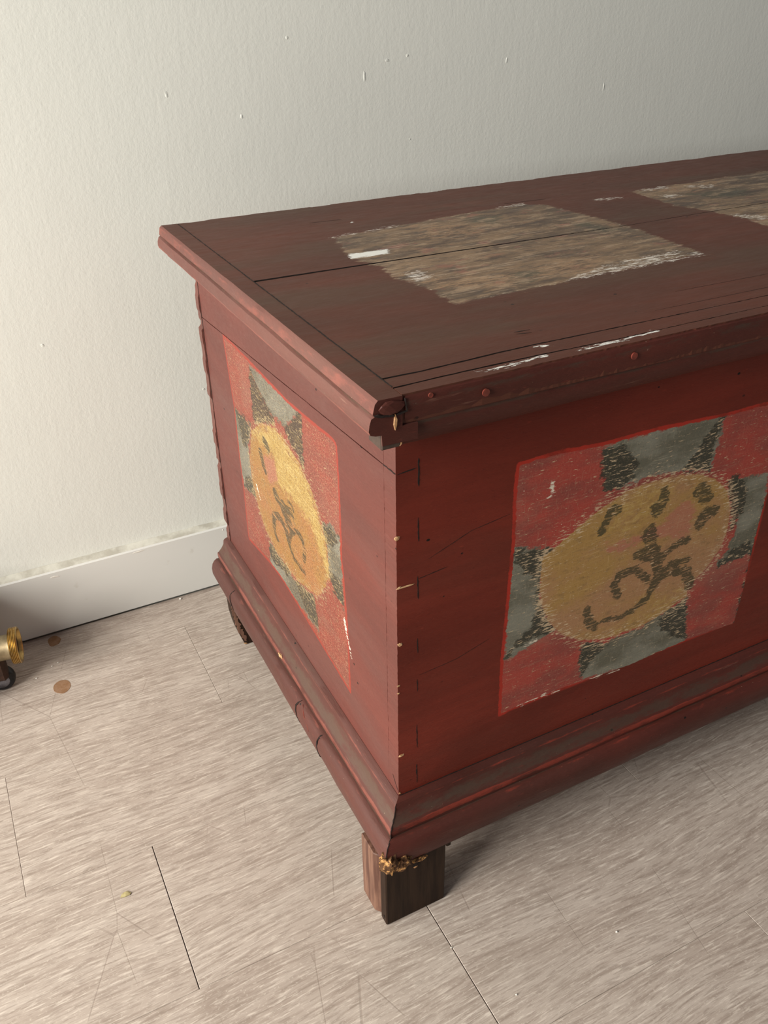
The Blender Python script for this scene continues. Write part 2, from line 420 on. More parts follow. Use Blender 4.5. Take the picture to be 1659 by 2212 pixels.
def empty(name, loc=(0, 0, 0)):
    o = bpy.data.objects.new(name, None); COL.objects.link(o)
    o.location = [c * .001 for c in loc]; return o

def box(name, lo, hi, mat, parent=None, bev=1.0):
    bm = bmesh.new()
    bmesh.ops.create_cube(bm, size=1)
    for v in bm.verts:
        v.co = Vector([(lo[i] + hi[i]) / 2 + v.co[i] * (hi[i] - lo[i]) for i in range(3)]) * .001
    if bev: bmesh.ops.bevel(bm, geom=bm.edges[:], offset=bev * .001, segments=1, affect='EDGES')
    me = bpy.data.meshes.new(name); bm.to_mesh(me); bm.free()
    return link(name, me, mat, parent)

def smooth_noise(n, period, amp, seed):
    r = np.random.RandomState(seed)
    k = max(2, int(n / period) + 2)
    return np.interp(np.linspace(0, k - 1, n), np.arange(k), r.uniform(-amp, amp, k))

def sdf_poly(px, py, poly):
    P = np.array(poly, float); d = np.full(px.shape, 1e9); ins = np.zeros(px.shape, bool)
    for i in range(len(P)):
        a, b = P[i], P[(i + 1) % len(P)]; e = b - a; L = (e ** 2).sum() + 1e-9
        t = np.clip(((px - a[0]) * e[0] + (py - a[1]) * e[1]) / L, 0, 1)
        d = np.minimum(d, (px - a[0] - t * e[0]) ** 2 + (py - a[1] - t * e[1]) ** 2)
        c = ((a[1] > py) != (b[1] > py)) & (px < (b[0] - a[0]) * (py - a[1]) / (b[1] - a[1] + 1e-12) + a[0])
        ins ^= c
    d = np.sqrt(d); return np.where(ins, d, -d)

def sdf_line(px, py, pts, w0, w1=None):
    """tapering stroke along a polyline, half widths w0 -> w1"""
    w1 = w0 if w1 is None else w1
    P = np.array(pts, float); out = np.full(px.shape, -1e9); n = len(P) - 1
    for i in range(n):
        a, b = P[i], P[i + 1]; e = b - a; L = (e ** 2).sum() + 1e-9
        t = np.clip(((px - a[0]) * e[0] + (py - a[1]) * e[1]) / L, 0, 1)
        w = w0 + (w1 - w0) * (i + t) / n
        out = np.maximum(out, w - np.sqrt((px - a[0] - t * e[0]) ** 2 + (py - a[1] - t * e[1]) ** 2))
    return out

def union(px, py, items):
    out = np.full(px.shape, -60.0)
    for it in items:
        d = sdf_line(px, py, *it[1:]) if it[0] == 'l' else sdf_poly(px, py, it)
        out = np.maximum(out, d)
    return np.clip(out, -60, 60)

def board(name, us, vs, pos, back, mat, parent, attrs=None):
    """face grid pos(U,V)->(n,3), closed behind at the offset vector back"""
    U, V = np.meshgrid(np.asarray(us, float), np.asarray(vs, float)); n, m = len(vs), len(us)
    P = pos(U.ravel(), V.ravel())
    idx = np.arange(n * m).reshape(n, m)
    q = np.stack([idx[:-1, :-1], idx[:-1, 1:], idx[1:, 1:], idx[1:, :-1]], -1).reshape(-1, 4).tolist()
    ring = list(idx[0, :]) + list(idx[1:, -1]) + list(idx[-1, -2::-1]) + list(idx[-2:0:-1, 0])
    ring = [int(i) for i in ring]
    base = n * m
    VV = np.vstack([P, P[ring] + np.array(back, float)])
    for k in range(len(ring)):
        k2 = (k + 1) % len(ring)
        q.append([ring[k], base + k, base + k2, ring[k2]])
    q.append([base + k for k in range(len(ring))][::-1])
    A = None
    if attrs:
        src = attrs(P); A = {}
        for k, a in src.items(): A[k] = np.concatenate([a, np.full(len(ring), -60.0)])
    return mesh(name, VV, q, mat, parent, False, A)

def sweep(name, prof, vals, s0, s1, place, mat, parent, step=8.0, mitre=1.0, amp=.5, seed=1, smooth=True, jag=0.0):
    """profile [(out,z)] along a straight run; place(s,out,z)->xyz; start mitred by -out*mitre"""
    n = max(2, int((s1 - s0) / step)); V = []; A = []; np_ = len(prof)
    nz = [smooth_noise(n + 1, 5, amp, seed * 31 + i) + smooth_noise(n + 1, 1.5, amp * .35, seed * 57 + i) for i in range(np_)]
    nzz = [smooth_noise(n + 1, 7, amp * .7, seed * 77 + i) for i in range(np_)]
    r = np.random.RandomState(seed)
    for j in range(n + 1):
        for i, (o, z) in enumerate(prof):
            a = s0 - (o * mitre if j == 0 else 0) if j == 0 else s0 + (s1 - s0) * j / n
            fade = 0 if (j == 0 or i in (0, np_ - 1)) else 1
            oo = o + nz[i][j] * fade; zz = z + nzz[i][j] * fade * (0.25 if z > 598 else 1)
            V.append(place(a, oo, zz)); A.append(vals[i])
    Fc = []
    for j in range(n):
        for i in range(np_):
            k = (i + 1) % np_
            Fc.append([j * np_ + i, j * np_ + k, (j + 1) * np_ + k, (j + 1) * np_ + i])
    # separate cap vertices keep the end faces crisp
    for j in (0, n):
        b = len(V)
        for i in range(np_): V.append(V[j * np_ + i]); A.append(-.2)
        Fc.append(list(range(b, b + np_)))
    o = mesh(name, V, Fc, mat, parent, False, {'ridge': A})
    if smooth:
        me = o.data
        me.polygons.foreach_set('use_smooth', [True] * len(me.polygons))
        try: me.set_sharp_from_angle(angle=math.radians(38))
        except Exception: pass
    return o

def crack(pts, normal, w, parent, lift=.25, seed=0, name='crack', mat='crack', taper=True):
    """thin jagged sliver following pts on a surface"""
    P = np.array(pts, float); N = np.array(normal, float)
    L = np.concatenate([[0], np.cumsum(np.linalg.norm(np.diff(P, axis=0), axis=1))])
    n = max(3, int(L[-1] / 2.5)); s = np.linspace(0, L[-1], n)
    Q = np.stack([np.interp(s, L, P[:, i]) for i in range(3)], 1)
    T = np.gradient(Q, axis=0); S = np.cross(N, T); S /= (np.linalg.norm(S, axis=1, keepdims=True) + 1e-9)
    r = np.random.RandomState(seed + 11)
    wid = w * (.55 + .9 * r.rand(n)) * .5
    if taper: wid *= np.minimum(1, np.minimum(np.arange(n), n - 1 - np.arange(n)) / max(1, n * .12) + .08)
    c = Q + S * r.uniform(-.25, .25, (n, 1)) * w
    V = []
    for i in range(n):
        V += [c[i] + S[i] * wid[i] + N * lift, c[i] - S[i] * wid[i] + N * lift, c[i] - S[i] * wid[i] - N * 1.0, c[i] + S[i] * wid[i] - N * 1.0]
    Fc = []
    for i in range(n - 1):
        for k in range(4): Fc.append([i * 4 + k, i * 4 + (k + 1) % 4, i * 4 + 4 + (k + 1) % 4, i * 4 + 4 + k])
    Fc += [[0, 1, 2, 3], [n * 4 - 1, n * 4 - 2, n * 4 - 3, n * 4 - 4]]
    return mesh(name, V, Fc, M[mat], parent)

def blob(name, c, r, mat, parent=None, seed=0, jag=.35, sub=2, flat=None):
    bm = bmesh.new(); bmesh.ops.create_icosphere(bm, subdivisions=sub, radius=1)
    rr = random.Random(seed)
    for v in bm.verts:
        k = 1 + rr.uniform(-jag, jag)
        v.co = Vector([(c[i] + v.co[i] * r[i] * k) * .001 for i in range(3)])
    if flat is not None:
        for v in bm.verts: v.co.z = max(v.co.z, flat * .001)
    me = bpy.data.meshes.new(name); bm.to_mesh(me); bm.free()
    return link(name, me, mat, parent)

def lathe(name, prof, c, axis, mat, parent, seg=40):
    """profile [(along, radius)] turned about an axis through c"""
    V = []; ax = 'xyz'.index(axis)
    for a, r in prof:
        for k in range(seg):
            t = 2 * math.pi * k / seg; p = [0, 0, 0]
            p[ax] = a; p[(ax + 1) % 3] = r * math.cos(t); p[(ax + 2) % 3] = r * math.sin(t)
            V.append([c[i] + p[i] for i in range(3)])
    Fc = []
    for j in range(len(prof) - 1):
        for k in range(seg):
            k2 = (k + 1) % seg
            Fc.append([j * seg + k, j * seg + k2, (j + 1) * seg + k2, (j + 1) * seg + k])
    Fc.append(list(range(seg))); Fc.append(list(range((len(prof) - 1) * seg, len(prof) * seg)))
    o = mesh(name, V, Fc, mat, parent)
    o.data.polygons.foreach_set('use_smooth', [True] * len(o.data.polygons))
    o.data.set_sharp_from_angle(angle=math.radians(35))
    return o

def prism(name, outline, axis, a0, a1, mat, parent, bev=.6):
    """2-D outline in the plane across axis, extruded a0..a1"""
    ax = 'xyz'.index(axis); o1, o2 = [i for i in range(3) if i != ax]
    bm = bmesh.new(); vs = []
    for a in (a0, a1):
        row = []
        for (p, q) in outline:
            v = [0, 0, 0]; v[ax] = a; v[o1] = p; v[o2] = q; row.append(bm.verts.new(Vector(v) * .001))
        vs.append(row)
    n = len(outline)
    bm.faces.new(vs[0]); bm.faces.new(vs[1][::-1])
    for i in range(n): bm.faces.new([vs[0][i], vs[0][(i + 1) % n], vs[1][(i + 1) % n], vs[1][i]])
    bmesh.ops.recalc_face_normals(bm, faces=bm.faces)
    if bev: bmesh.ops.bevel(bm, geom=bm.edges[:], offset=bev * .001, segments=1, affect='EDGES')
    me = bpy.data.meshes.new(name); bm.to_mesh(me); bm.free()
    return link(name, me, mat, parent)

# ------------------------------------------------------------------ setting
floor = box('floor', (-2200, -1480, -30), (2600, 700, -12), M['subfloor'], None, 0)
floor['kind'] = 'structure'
PW = 184.5; Y0 = 5.6
ends = {0: [-218, 332, 1400], -1: [22, 1180], -2: [314, 1500, -900], 1: [-355, 845], 2: [-75, 1105], 3: [420]}
for r in range(-8, 4):
    e = sorted(ends.get(r, [((r * 437) % 1200) - 300 + k * 1200 for k in range(3)]))
    xs = [-2200]
    while e and e[0] - 1200 > xs[0] + 60: e = [e[0] - 1200] + e
    for q in e:
        if -2190 < q < 2590: xs.append(q)
    while xs[-1] + 1210 < 2600: xs.append(xs[-1] + 1200)
    xs.append(2600)
    y0, y1 = Y0 + r * PW, min(Y0 + (r + 1) * PW, 636.5)
    for a, b in zip(xs[:-1], xs[1:]):
        ga, gb = [.42 if q in (-218, 22) else .14 for q in (a, b)]
        box('plank', (a + ga, y0 + .10, -11.5), (b - gb, y1 - .10, 0), M['floor'], floor, .38)

wall = box('wall_back', (-2200, 648, -30), (2600, 760, 2400), M['wall'], None, 0)
wall['kind'] = 'structure'
for i, (x, z, w, h) in enumerate([(295, 727, 2.2, 9), (329, 744, 4, 3), (-177, 440, 3, 3), (28, 721, 2, 6), (360, 748, 3, 3), (189, 776, 2, 3),
                                  (25, 336, 3, 2.5), (364, 644, 3, 2), (120, 690, 2, 4), (520, 735, 2, 6), (700, 690, 2, 8), (60, 420, 2, 2)]):
    blob('paint_drip', (x, 648, z), (w * .8, .55, h * .8), M['wall'], wall, i, .3, 1)
sk = mesh('baseboard_back', [(x, y, z) for x in (-2200, 2600) for (y, z) in [(633.5, 4.6), (633.5, 107.2), (635.2, 109.2), (648, 110.5), (648, 4.6)]],
          [[0, 1, 2, 3, 4], [5, 6, 7, 8, 9]] + [[i, (i + 1) % 5, (i + 1) % 5 + 5, i + 5] for i in range(5)], M['skirt'])
sk['kind'] = 'structure'
# caulk bead laid along the top of the skirting
n = 600; V = []; cz = smooth_noise(n, 2, .8, 5); cy = smooth_noise(n, 2, 1.0, 9)
for j in range(n):
    x = -2200 + 4800 * j / (n - 1)
    V += [(x, 635.6 + cy[j] * .2, 109.3), (x, 639, 111.0 + cz[j] * .4), (x, 647.8, 113.6 + cz[j]), (x, 648.2, 109)]
Fc = [[j * 4 + i, j * 4 + (i + 1) % 4, j * 4 + 4 + (i + 1) % 4, j * 4 + 4 + i] for j in range(n - 1) for i in range(4)]
mesh('caulk_bead', V, Fc + [[0, 1, 2, 3], [4 * n - 4, 4 * n - 3, 4 * n - 2, 4 * n - 1]], M['caulk'], sk)
for i, (x, z, w, h) in enumerate([(-234, 100, 7, 1.6), (-110, 104.5, 9, 1.2), (22, 103, 1.5, 1.5)]):
    blob('paint_chip', (x, 633.4, z), (w, .5, h), M['crumb'], sk, i + 40, .3, 1)

def disc(name, c, rx, ry, mat, parent, seed, t=.35):
    r = np.random.RandomState(seed); k = 26
    rad = 1 + smooth_noise(k, 3, .12, seed)
    V = [(c[0] + rx * rad[i] * math.cos(2 * math.pi * i / k), c[1] + ry * rad[i] * math.sin(2 * math.pi * i / k), z) for z in (0.05, t) for i in range(k)]
    Fc = [list(range(k)), list(range(2 * k - 1, k - 1, -1))] + [[i, (i + 1) % k, k + (i + 1) % k, k + i] for i in range(k)]
    return mesh(name, V, Fc, mat, parent)
disc('stain', (-264, 509), 11, 15, M['stain'], floor, 3)
disc('stain', (-258, 617), 9, 12, M['stain'], floor, 4)

# ------------------------------------------------------------------ the chest
L = 1360.0
chest = empty('painted_chest')
chest['label'] = 'dark red antique wooden blanket chest with painted checkered panels and yellow ovals'
chest['category'] = 'chest'

def ramp_axis(lo, hi, fine_lo, fine_hi, fine, coarse):
    a = [lo]
    while a[-1] < hi - 1e-6:
        x = a[-1]
        if x < fine_lo - 1e-6: nx = min(x + coarse, fine_lo)
        elif x < fine_hi - 1e-6: nx = min(x + fine, fine_hi)
        else: nx = x + coarse
        a.append(min(nx, hi))
    if len(a) > 2 and a[-1] - a[-2] < .3: a.pop(-2)
    return a

def lay(prefix, bright=None):
    P = POLY
    g_ = lambda *k: [P[prefix + q] for q in k]
    return g_

def attrs_side(P):
    y, z = P[:, 1], P[:, 2]; p = POLY; K = lambda k, a, b=None: ('l', p['S_' + k], a, b)
    return {
        'panel': np.clip(sdf_poly(y, z, p['S_outer']), -60, 60),
        'grey': union(y, z, [p['S_topgrey'], p['S_leftgrey'], p['S_botgrey'], p['S_rightgrey']]),
        'black': union(y, z, [p['S_b1'], p['S_b2'], p['S_b3'], p['S_b3b'], p['S_b4'], p['S_b4b'], p['S_b5'], p['S_b5b']]),
        'disc': union(y, z, [p['S_disc']]), 'bright': union(y, z, [p['S_bright']]), 'pink': union(y, z, [p['S_pink']]),
        'stroke': union(y, z, [K('k1', 6, 2.6), K('k2', 5.4, 2.6), K('k3', 3.4, 4.4), K('k4', 10, 9), K('k5', 8, 3.2), K('k6', 7, 3), K('k7', 6.5, 4.5), K('k8', 7, 7), K('k9', 2, 2),
                                ('l', [(262, 346), (262, 330), (258, 312)], 2.5, 2.2)]),
        'white': union(y, z, [('l', [(112, 300), (108, 285), (99, 262)], 3.0, 1.0), ('l', [(356, 330), (345, 312)], 2.5, 1)]),
    }
def attrs_front(P):
    x, z = P[:, 0], P[:, 2]; p = POLY; K = lambda k, a, b=None: ('l', p['F_' + k], a, b)
    def tr(q): return q
    def all_at(dx):
        X = x - dx
        return {
            'panel': np.clip(sdf_poly(X, z, p['F_outer']), -60, 60),
            'grey': union(X, z, [p['F_topgrey'], p['F_leftgrey'], p['F_botgrey'], p['F_rightgrey']]),
            'black': union(X, z, [p['F_b1'], p['F_b2'], p['F_b3'], p['F_b3b'], p['F_b4'], p['F_b4b'], p['F_b5'], p['F_b5b'],
                                  ('l', [(430, 375), (430, 215)], 3, 3)]),
            'disc': union(X, z, [p['F_disc']]),
            'bright': union(X, z, [[(222, 425), (262, 436), (300, 432), (285, 405), (250, 395), (225, 400)], [(240, 268), (335, 280), (340, 300), (300, 285)]]),
            'pink': union(X, z, [p['F_pink']]),
            'rimoff': union(X, z, [('l', [(124, 212), (430, 209), (436, 300), (434, 440)], 6, 6)]),
            'stroke': union(X, z, [K('k1', 5, 4.5), K('k2', 5.5, 2.5), K('k3', 5, 5), K('k4', 4, 9), K('k5', 4.5, 3.5), K('k6', 4, 7), K('k7', 4, 4), K('k8', 7, 6), K('k9', 5, 6),
                                   K('k10', 9, 4), K('k11', 9, 8), K('k12', 8, 7)]),
            'white': union(X, z, [('l', [(150, 470), (151, 460), (147, 456)], 2.6, 1.2), ('l', [(133, 219), (165, 221), (185, 218)], 1.0, 1.0), ('l', [(225, 217), (262, 214)], .9, .9), ('l', [(150, 300), (137, 297)], 2, 2)]),
        }
    A, B, C = all_at(0), all_at(435), all_at(866)
    return {k: np.maximum(np.maximum(A[k], B[k]), C[k]) for k in A}
def attrs_lid(P):
    x, y = P[:, 0], P[:, 1]; p = POLY
    T2 = [(541, 384), (678, 388), (838, 392), (842, 250), (836, 122), (700, 116), (545, 112), (552, 216), (543, 267), (532, 298)]
    return {
        'panel': union(x, y, [p['T_outer'], T2, [(970, 390), (1250, 390), (1248, 115), (972, 115)]]),
        'tan': union(x, y, [p['T_tan1'], p['T_tan2'], [(560, 385), (700, 388), (690, 360), (600, 340)]]),
        'dark': union(x, y, [p['T_dark1'], p['T_dark2'], p['T_dark3'], [(590, 335), (680, 330), (660, 290), (600, 300)]]),
        'flake': union(x, y, [p['T_w2'], p['T_w3'], p['T2_w1'], p['T2_w2'], p['T2_w3'], [(560, 386), (600, 386), (600, 378), (560, 378)],
                              ('l', [(245, 118), (340, 121), (405, 124)], 2.5, 4), ('l', [(120, 366), (200, 378)], 1.6, 1.6), ('l', [(382, 396), (350, 393)], 3, 2),
                              ('l', [(479, 368), (505, 362)], 5, 4)]),
        'white': union(x, y, [[(98, 281), (103, 298), (147, 296), (141, 279)],
                              ('l', [(54, -26), (79, -26.5), (100, -24.5), (113, -24)], 1.6, 1.0), ('l', [(117, -5), (128, -9)], 1.8, 1.0), ('l', [(140, -27.5), (175, -26), (217, -23)], 1.1, 1.4),
                              ('l', [(-8, 307), (-6, 307)], 1.4, 1.4), ('l', [(164, 418), (165, 420)], 1.5, 1.5)]),
    }
ATTR0 = lambda P: {k: np.full(len(P), -60.0) for k in ('panel', 'grey', 'black', 'disc', 'bright', 'pink', 'stroke', 'white', 'rimoff')}

# side boards (face x = 0) with the open joint between them
seam = lambda y: 518.9 - .0583 * y
ys = ramp_axis(20, 507, 98, 430, 2.2, 14)
sn = smooth_noise(4000, 30, .5, 3)
def pos_low(u, v): return np.stack([np.zeros_like(u), u, 92 + (seam(u) - .5 + sn[(u * 5).astype(int)] * .5 - 92) * v], 1)
def pos_up(u, v): return np.stack([np.zeros_like(u), u, (seam(u) + .5) + (574 - seam(u) - .5) * v], 1)
vlow = np.array(ramp_axis(0, 1, .26, .985, .0052, .05))
board('side_board', ys, vlow, pos_low, (20, 0, 0), M['side'], chest, attrs_side)
board('side_board', ramp_axis(20, 507, 0, 1, 10, 25), [0, .3, .6, 1], pos_up, (20, 0, 0), M['side'], chest, ATTR0)
# right end boards
mesh_r = lambda z0, z1, nm: box(nm, (L - 20, 20, z0), (L, 507, z1), M['side'], chest, .8)
mesh_r(92, 500, 'side_board'); mesh_r(501, 574, 'side_board')
# front board with two scarcely open joints
xs = ramp_axis(0, L, 98, 445, 2.2, 40)
edge = smooth_noise(900, 2, .55, 21)
def pos_front(u, v):
    z = 92 + (574 - 92) * v
    return np.stack([u + np.where(u < .5, np.abs(edge[np.clip((z * 1.2).astype(int), 0, 899)]) * .7, 0), np.zeros_like(u), z], 1)
fb = board('front_board', xs, ramp_axis(0, 1, .23, .86, .0046, .02), pos_front, (0, 20, 0), M['front'], chest, attrs_front)
fb.data.materials.append(M['side'])
for p_ in fb.data.polygons:
    if p_.normal.x < -.5: p_.material_index = 1
box('bottom_board', (20, 20, 92), (L - 20, 500, 106), M['brown_wood'], chest, .5)
# back board, its chipped ends standing just proud of the side
zz = np.linspace(92, 574, 120)
jr = np.random.RandomState(4); jag = np.repeat(jr.uniform(-2.6, -.6, 24), 5) + smooth_noise(120, 1.2, .35, 14)
for q in (22, 47, 70, 95, 108, 114): jag[q:q + 2] += 1.9
V = [(jag[i], 508.0, z) for i, z in enumerate(zz)] + [(L, 508.0, z) for z in zz] + [(jag[i], 520.5, z) for i, z in enumerate(zz)] + [(L, 520.5, z) for z in zz]
k = 120; Fc = []
for i in range(k - 1):
    Fc += [[i, i + 1, k + i + 1, k + i], [2 * k + i, 2 * k + i + 1, 3 * k + i + 1, 3 * k + i], [i, i + 1, 2 * k + i + 1, 2 * k + i], [k + i, k + i + 1, 3 * k + i + 1, 3 * k + i]]
Fc += [[0, k, 3 * k, 2 * k], [k - 1, 2 * k - 1, 4 * k - 1, 3 * k - 1]]
mesh('back_board', V, Fc, M['m_side'], chest, False, {'ridge': [-.1] * len(V)})

# lid planks
def lid_plank(name, ylo, yhi, xs, nv, seed, back_jag=False):
    j1 = smooth_noise(6000, 8, .35, seed); j2 = smooth_noise(6000, 8, .35, seed + 1)
    jb = smooth_noise(6000, 60, 1.0, seed + 2) + smooth_noise(6000, 5, .5, seed + 3)
    def pos(u, v):
        i = np.clip(((u + 20) * 4).astype(int), 0, 5999)
        lo = ylo(u) + j1[i]; hi = yhi(u) + (j2[i] if not back_jag else jb[i] - 2.2 * (np.sin(u * .041 + 1) > .86))
        y = lo + (hi - lo) * v
        z = 600 + .5 * np.sin(u * .009 + y * .004) * 0 - np.where((v < 1e-6) | (v > 1 - 1e-6), .8, 0)
        return np.stack([u, y, z], 1)
    pl = board(name, xs, np.concatenate([[0, .0012], np.linspace(.01, .99, nv)  , [.9988, 1]]), pos, (0, 0, -21), M['lid'], chest, attrs_lid)
    pl.data.materials.append(M['crack'])
    for q in pl.data.polygons:
        if abs(q.normal.y) > .5 and 'front' not in name and q.center.y > -.030 and q.center.y < .50: q.material_index = 1
    return pl
lx = ramp_axis(-12.2, L + 12, 95, 425, 2.6, 8)
gap = lambda u: np.interp(u, [-20, 60, 210, 330, 440, 470, 640, 1400], [4.2, 3.4, 2.2, 1.5, .5, .5, .9, .5])
mid = lambda u: np.interp(u, [-20, 60, 210, 330, 436, 478, 640, 1400], [257.5, 256.7, 253.3, 250.8, 248.5, 250, 251.4, 250])
lid_plank('lid_plank', lambda u: mid(u) + gap(u) / 2, lambda u: 516 + 0 * u, lx, 100, 30, True)
g1w = lambda u: np.interp(u, [-20, 120, 300, 1400], [2.0, 1.5, .7, .4])
c1 = lambda u: np.interp(u, [-20, 20, 55, 110, 180, 280, 1400], [-4.3, -5.4, -3.6, -1.5, -2.4, -2.9, -3])
c2 = lambda u: np.interp(u, [-20, 28, 98, 182, 258, 1400], [-22.2, -20.6, -20.2, -22.8, -22.2, -22])
lid_plank('lid_plank', lambda u: c1(u) + g1w(u) / 2, lambda u: mid(u) - gap(u) / 2, lx, 100, 40)
lid_plank('lid_plank', lambda u: c2(u) + g1w(u) / 2, lambda u: c1(u) - g1w(u) / 2, lx, 8, 50)
# front strip: flat top of the front moulding
lid_plank('lid_plank', lambda u: -34.0 + 0 * u, lambda u: c2(u) - g1w(u) / 2, lx, 8, 60)
box('lid_underside', (6, -18, 575), (L - 6, 505, 578.5), M['crack'], chest, 0)

# lid mouldings: moulding on the end runs through, the front one butts against it
prof = [(12.6 - 25.0, 599.6), (31.0, 600), (33.2, 597.5), (35.0, 590.6), (33.6, 588.6), (36.2, 587.4), (37.6, 583), (38.2, 578.5), (37.0, 575.6), (33.0, 574.2), (28.6, 573.8), (28.2, 565.5), (.6, 565), (.6, 577.5), (-12.4, 577.5)]
prof[0] = (12.6, 599.8); prof[-1] = (12.6, 577.5)
val = [-.35, -.3, .55, .55, -1, .35, .1, .3, 1.0, .2, -.4, -.2, -.2, -.2, -.2]
em = sweep('lid_end_moulding', prof, val, -35.5, 517, lambda s, o, z: (-o, s, z), M['m_side'], chest, 9, 0, .45, 3)
for an in ('panel', 'tan', 'dark', 'flake', 'white'):
    at = em.data.attributes.new(an, 'FLOAT', 'POINT'); at.data.foreach_set('value', np.full(len(em.data.vertices), -60, np.float32))
em.data.materials.append(M['lid']); em.data.materials.append(M['m_front'])
for q in em.data.polygons:
    if q.normal.z > .9 and q.center.z > .598: q.material_index = 1
    if q.normal.y < -.8: q.material_index = 2
fprof = [(34.3, 599.0), (35.4, 597.8), (36.2, 594.5), (35.6, 589), (34.6, 583), (33.6, 577.6), (32.4, 576.6), (32.6, 573), (30.8, 566.5), (26.6, 560.0), (21.5, 555.4), (17.5, 553.2), (.6, 553), (.6, 578)]
fprof[-1] = (.6, 578.2); fprof = fprof + [(34.0, 578.4)] if False else fprof
fval = [.1, .1, -.7, -.3, .2, .3, -1, .0, -.1, -.1, .1, .5, 0, 0]
sweep('lid_front_moulding', [(33.6, 599.0)] + fprof[1:-1] + [(.6, 575), (20, 577)], [.1] + fval[1:-1] + [0, 0], -10.5, L + 10, lambda s, o, z: (s, -o, z), M['m_front'], chest, 9, 0, .5, 5)
# battens showing at the broken corner: end grain of the end moulding and its lower packing piece
blob('moulding_end', (-21, -36.2, 593.2), (9.5, 1.6, 5.2), M['m_front'], chest, 3, .12, 2)
box('packing_block', (-29, -35.0, 561.5), (-13.5, -15, 574.2), M['dark_block'], chest, 1.2)
blob('broken_bead_end', (-10.2, -24.5, 565.5), (1.6, 6.0, 8.5), M['splinter'], chest, 9, .12, 2)
crack([(-18.6, -36.4, 588), (-18.6, -36.4, 576)], (0, -1, 0), 1.6, chest, .5, 3, 'splinter_edge', 'splinter')
crack([(-11.0, -36.4, 598), (-9.6, -36.4, 588), (-18.5, -36.4, 587.5)], (0, -1, 0), 1.1, chest, .6, 4)
crack([(-34.5, -36.3, 589.5), (-27, -36.3, 588.6), (-19, -36.3, 587)], (0, -1, 0), 2.2, chest, .6, 6)
for i, (x, z) in enumerate([(53, 588.5), (186, 590), (8.5, 596)]):
    lathe('wooden_plug', [(-1.2, 2.9), (0, 2.9), (.35, 2.3)][::-1] if i < 2 else [(.3, 1.2), (0, 1.8), (-1, 1.8)], (x, -36.2, z), 'y', M['plug'], chest, 16)

# base mouldings, mitred at the corner
bp = [(.3, 162.8), (5.6, 160.6), (7.4, 158.2), (8.6, 153.5), (11.5, 148.0), (15.8, 143.0), (18.0, 140.8), (18.6, 136), (18.0, 131.8), (21.5, 131.6), (25.6, 129.4), (28.6, 124.5), (29.6, 117.5), (29.3, 109), (27.4, 100.5), (24.6, 94.2), (21.5, 92.0), (.3, 92)]
bv = [-.1, -.1, .7, -.5, -1, -.8, .9, .8, -1, .5, .2, 0, 0, -.1, 0, .1, .1, 0]
sweep('base_end_moulding', bp, bv, 0, 520, lambda s, o, z: (-o, s, z), M['m_base_side'], chest, 9, 1, .55, 11)
sweep('base_front_moulding', bp, bv, 0, L, lambda s, o, z: (s, -o, z), M['m_base_front'], chest, 9, 1, .65, 12)
crack([(-a - .3, -a - .3, z) for a, z in bp[1:13]], (-.7, -.7, 0.1), .9, chest, .25, 5)
for y, w, s in ((434, 1.5, 1), (196, 1.6, 2), (136, 2.2, 3)):
    crack([(-a - .2, y + (4 if s < 3 else 2) * math.sin((132 - z) * .12), z) for a, z in bp[9:15]], (-1, 0, .25), w, chest, .5, s)
crack([(-23.5, 190, 131), (-28, 178, 126), (-29.8, 160, 118)], (-1, 0, .3), 1.4, chest, .35, 8, 'worn_edge', 'plug')
blob('worn_patch', (-18.4, 272, 139), (1.6, 6, 2.4), M['splinter'], chest, 5, .3, 2)

# joint between base moulding and boards, dovetails, splits and chips
crack([(1, -.2, 163), (L - 2, -.2, 163)], (0, -1, 0), .9, chest, .3, 4, taper=False)
for z0, z1, w in ((528, 503, 1.3), (475, 452, .9), (418, 394, .9), (352, 335, .7), (305, 290, .7), (249, 219, .8), (197, 171, .9)):
    crack([(19.6, 0, z0), (20.2, 0, z1)], (0, -1, 0), w, chest, .2, int(z0))
crack([(1, 0, 518), (18, 0, 520)], (0, -1, 0), .7, chest, .2, 2)
crack([(20, 0, 415), (48, 0, 418)], (0, -1, 0), .5, chest, .15, 3)
crack([(30, 0, 432), (70, 0, 447), (108, 0, 452)], (0, -1, 0), .35, chest, .15, 4)
crack([(22, 0, 309), (60, 0, 312), (95, 0, 322)], (0, -1, 0), .35, chest, .15, 5)
crack([(0, 20.5, seam(20)), (0, .5, seam(0))], (-1, 0, 0), 1.0, chest, .2, 6, taper=False)
crack([(0, 12, 182), (0, 1, 169)], (-1, 0, 0), .7, chest, .2, 7)
crack([(0, 508, 570), (0, 508, 165)], (-1, 0, 0), 1.8, chest, .25, 9, taper=False)
for i, (z, r, dx) in enumerate(((461, 2.2, 0), (412, 1.6, 2), (352, 2.2, 2), (305, 1.3, .5), (296, 1.4, .6), (217, 2.0, 3), (166, 1.2, 1))):
    blob('splinter', (dx + .2, -.1, z), (r * 1.2, .6, r * .9), M['splinter'], chest, i, .4, 1)
blob('splinter', (8, -.2, 411.5), (8, .5, .8), M['splinter'], chest, 55, .3, 2)
crack([(119.8, 28, 600), (134.4, 27, 600)], (0, 0, 1), .9, chest, .15, 12)
crack([(119, 23.7, 600), (132, 21, 600)], (0, 0, 1), .8, chest, .15, 13)
crack([(365, 408, 600), (424, 404, 600)], (0, 0, 1), .7, chest, .15, 14)
crack([(120, 440, 600), (160, 437, 600)], (0, 0, 1), .8, chest, .12, 15)
crack([(300, 44, 600), (520, 40, 600)], (0, 0, 1), .5, chest, .1, 16)
crack([(250, 14, 600), (640, 12, 600)], (0, 0, 1), .5, chest, .1, 17)
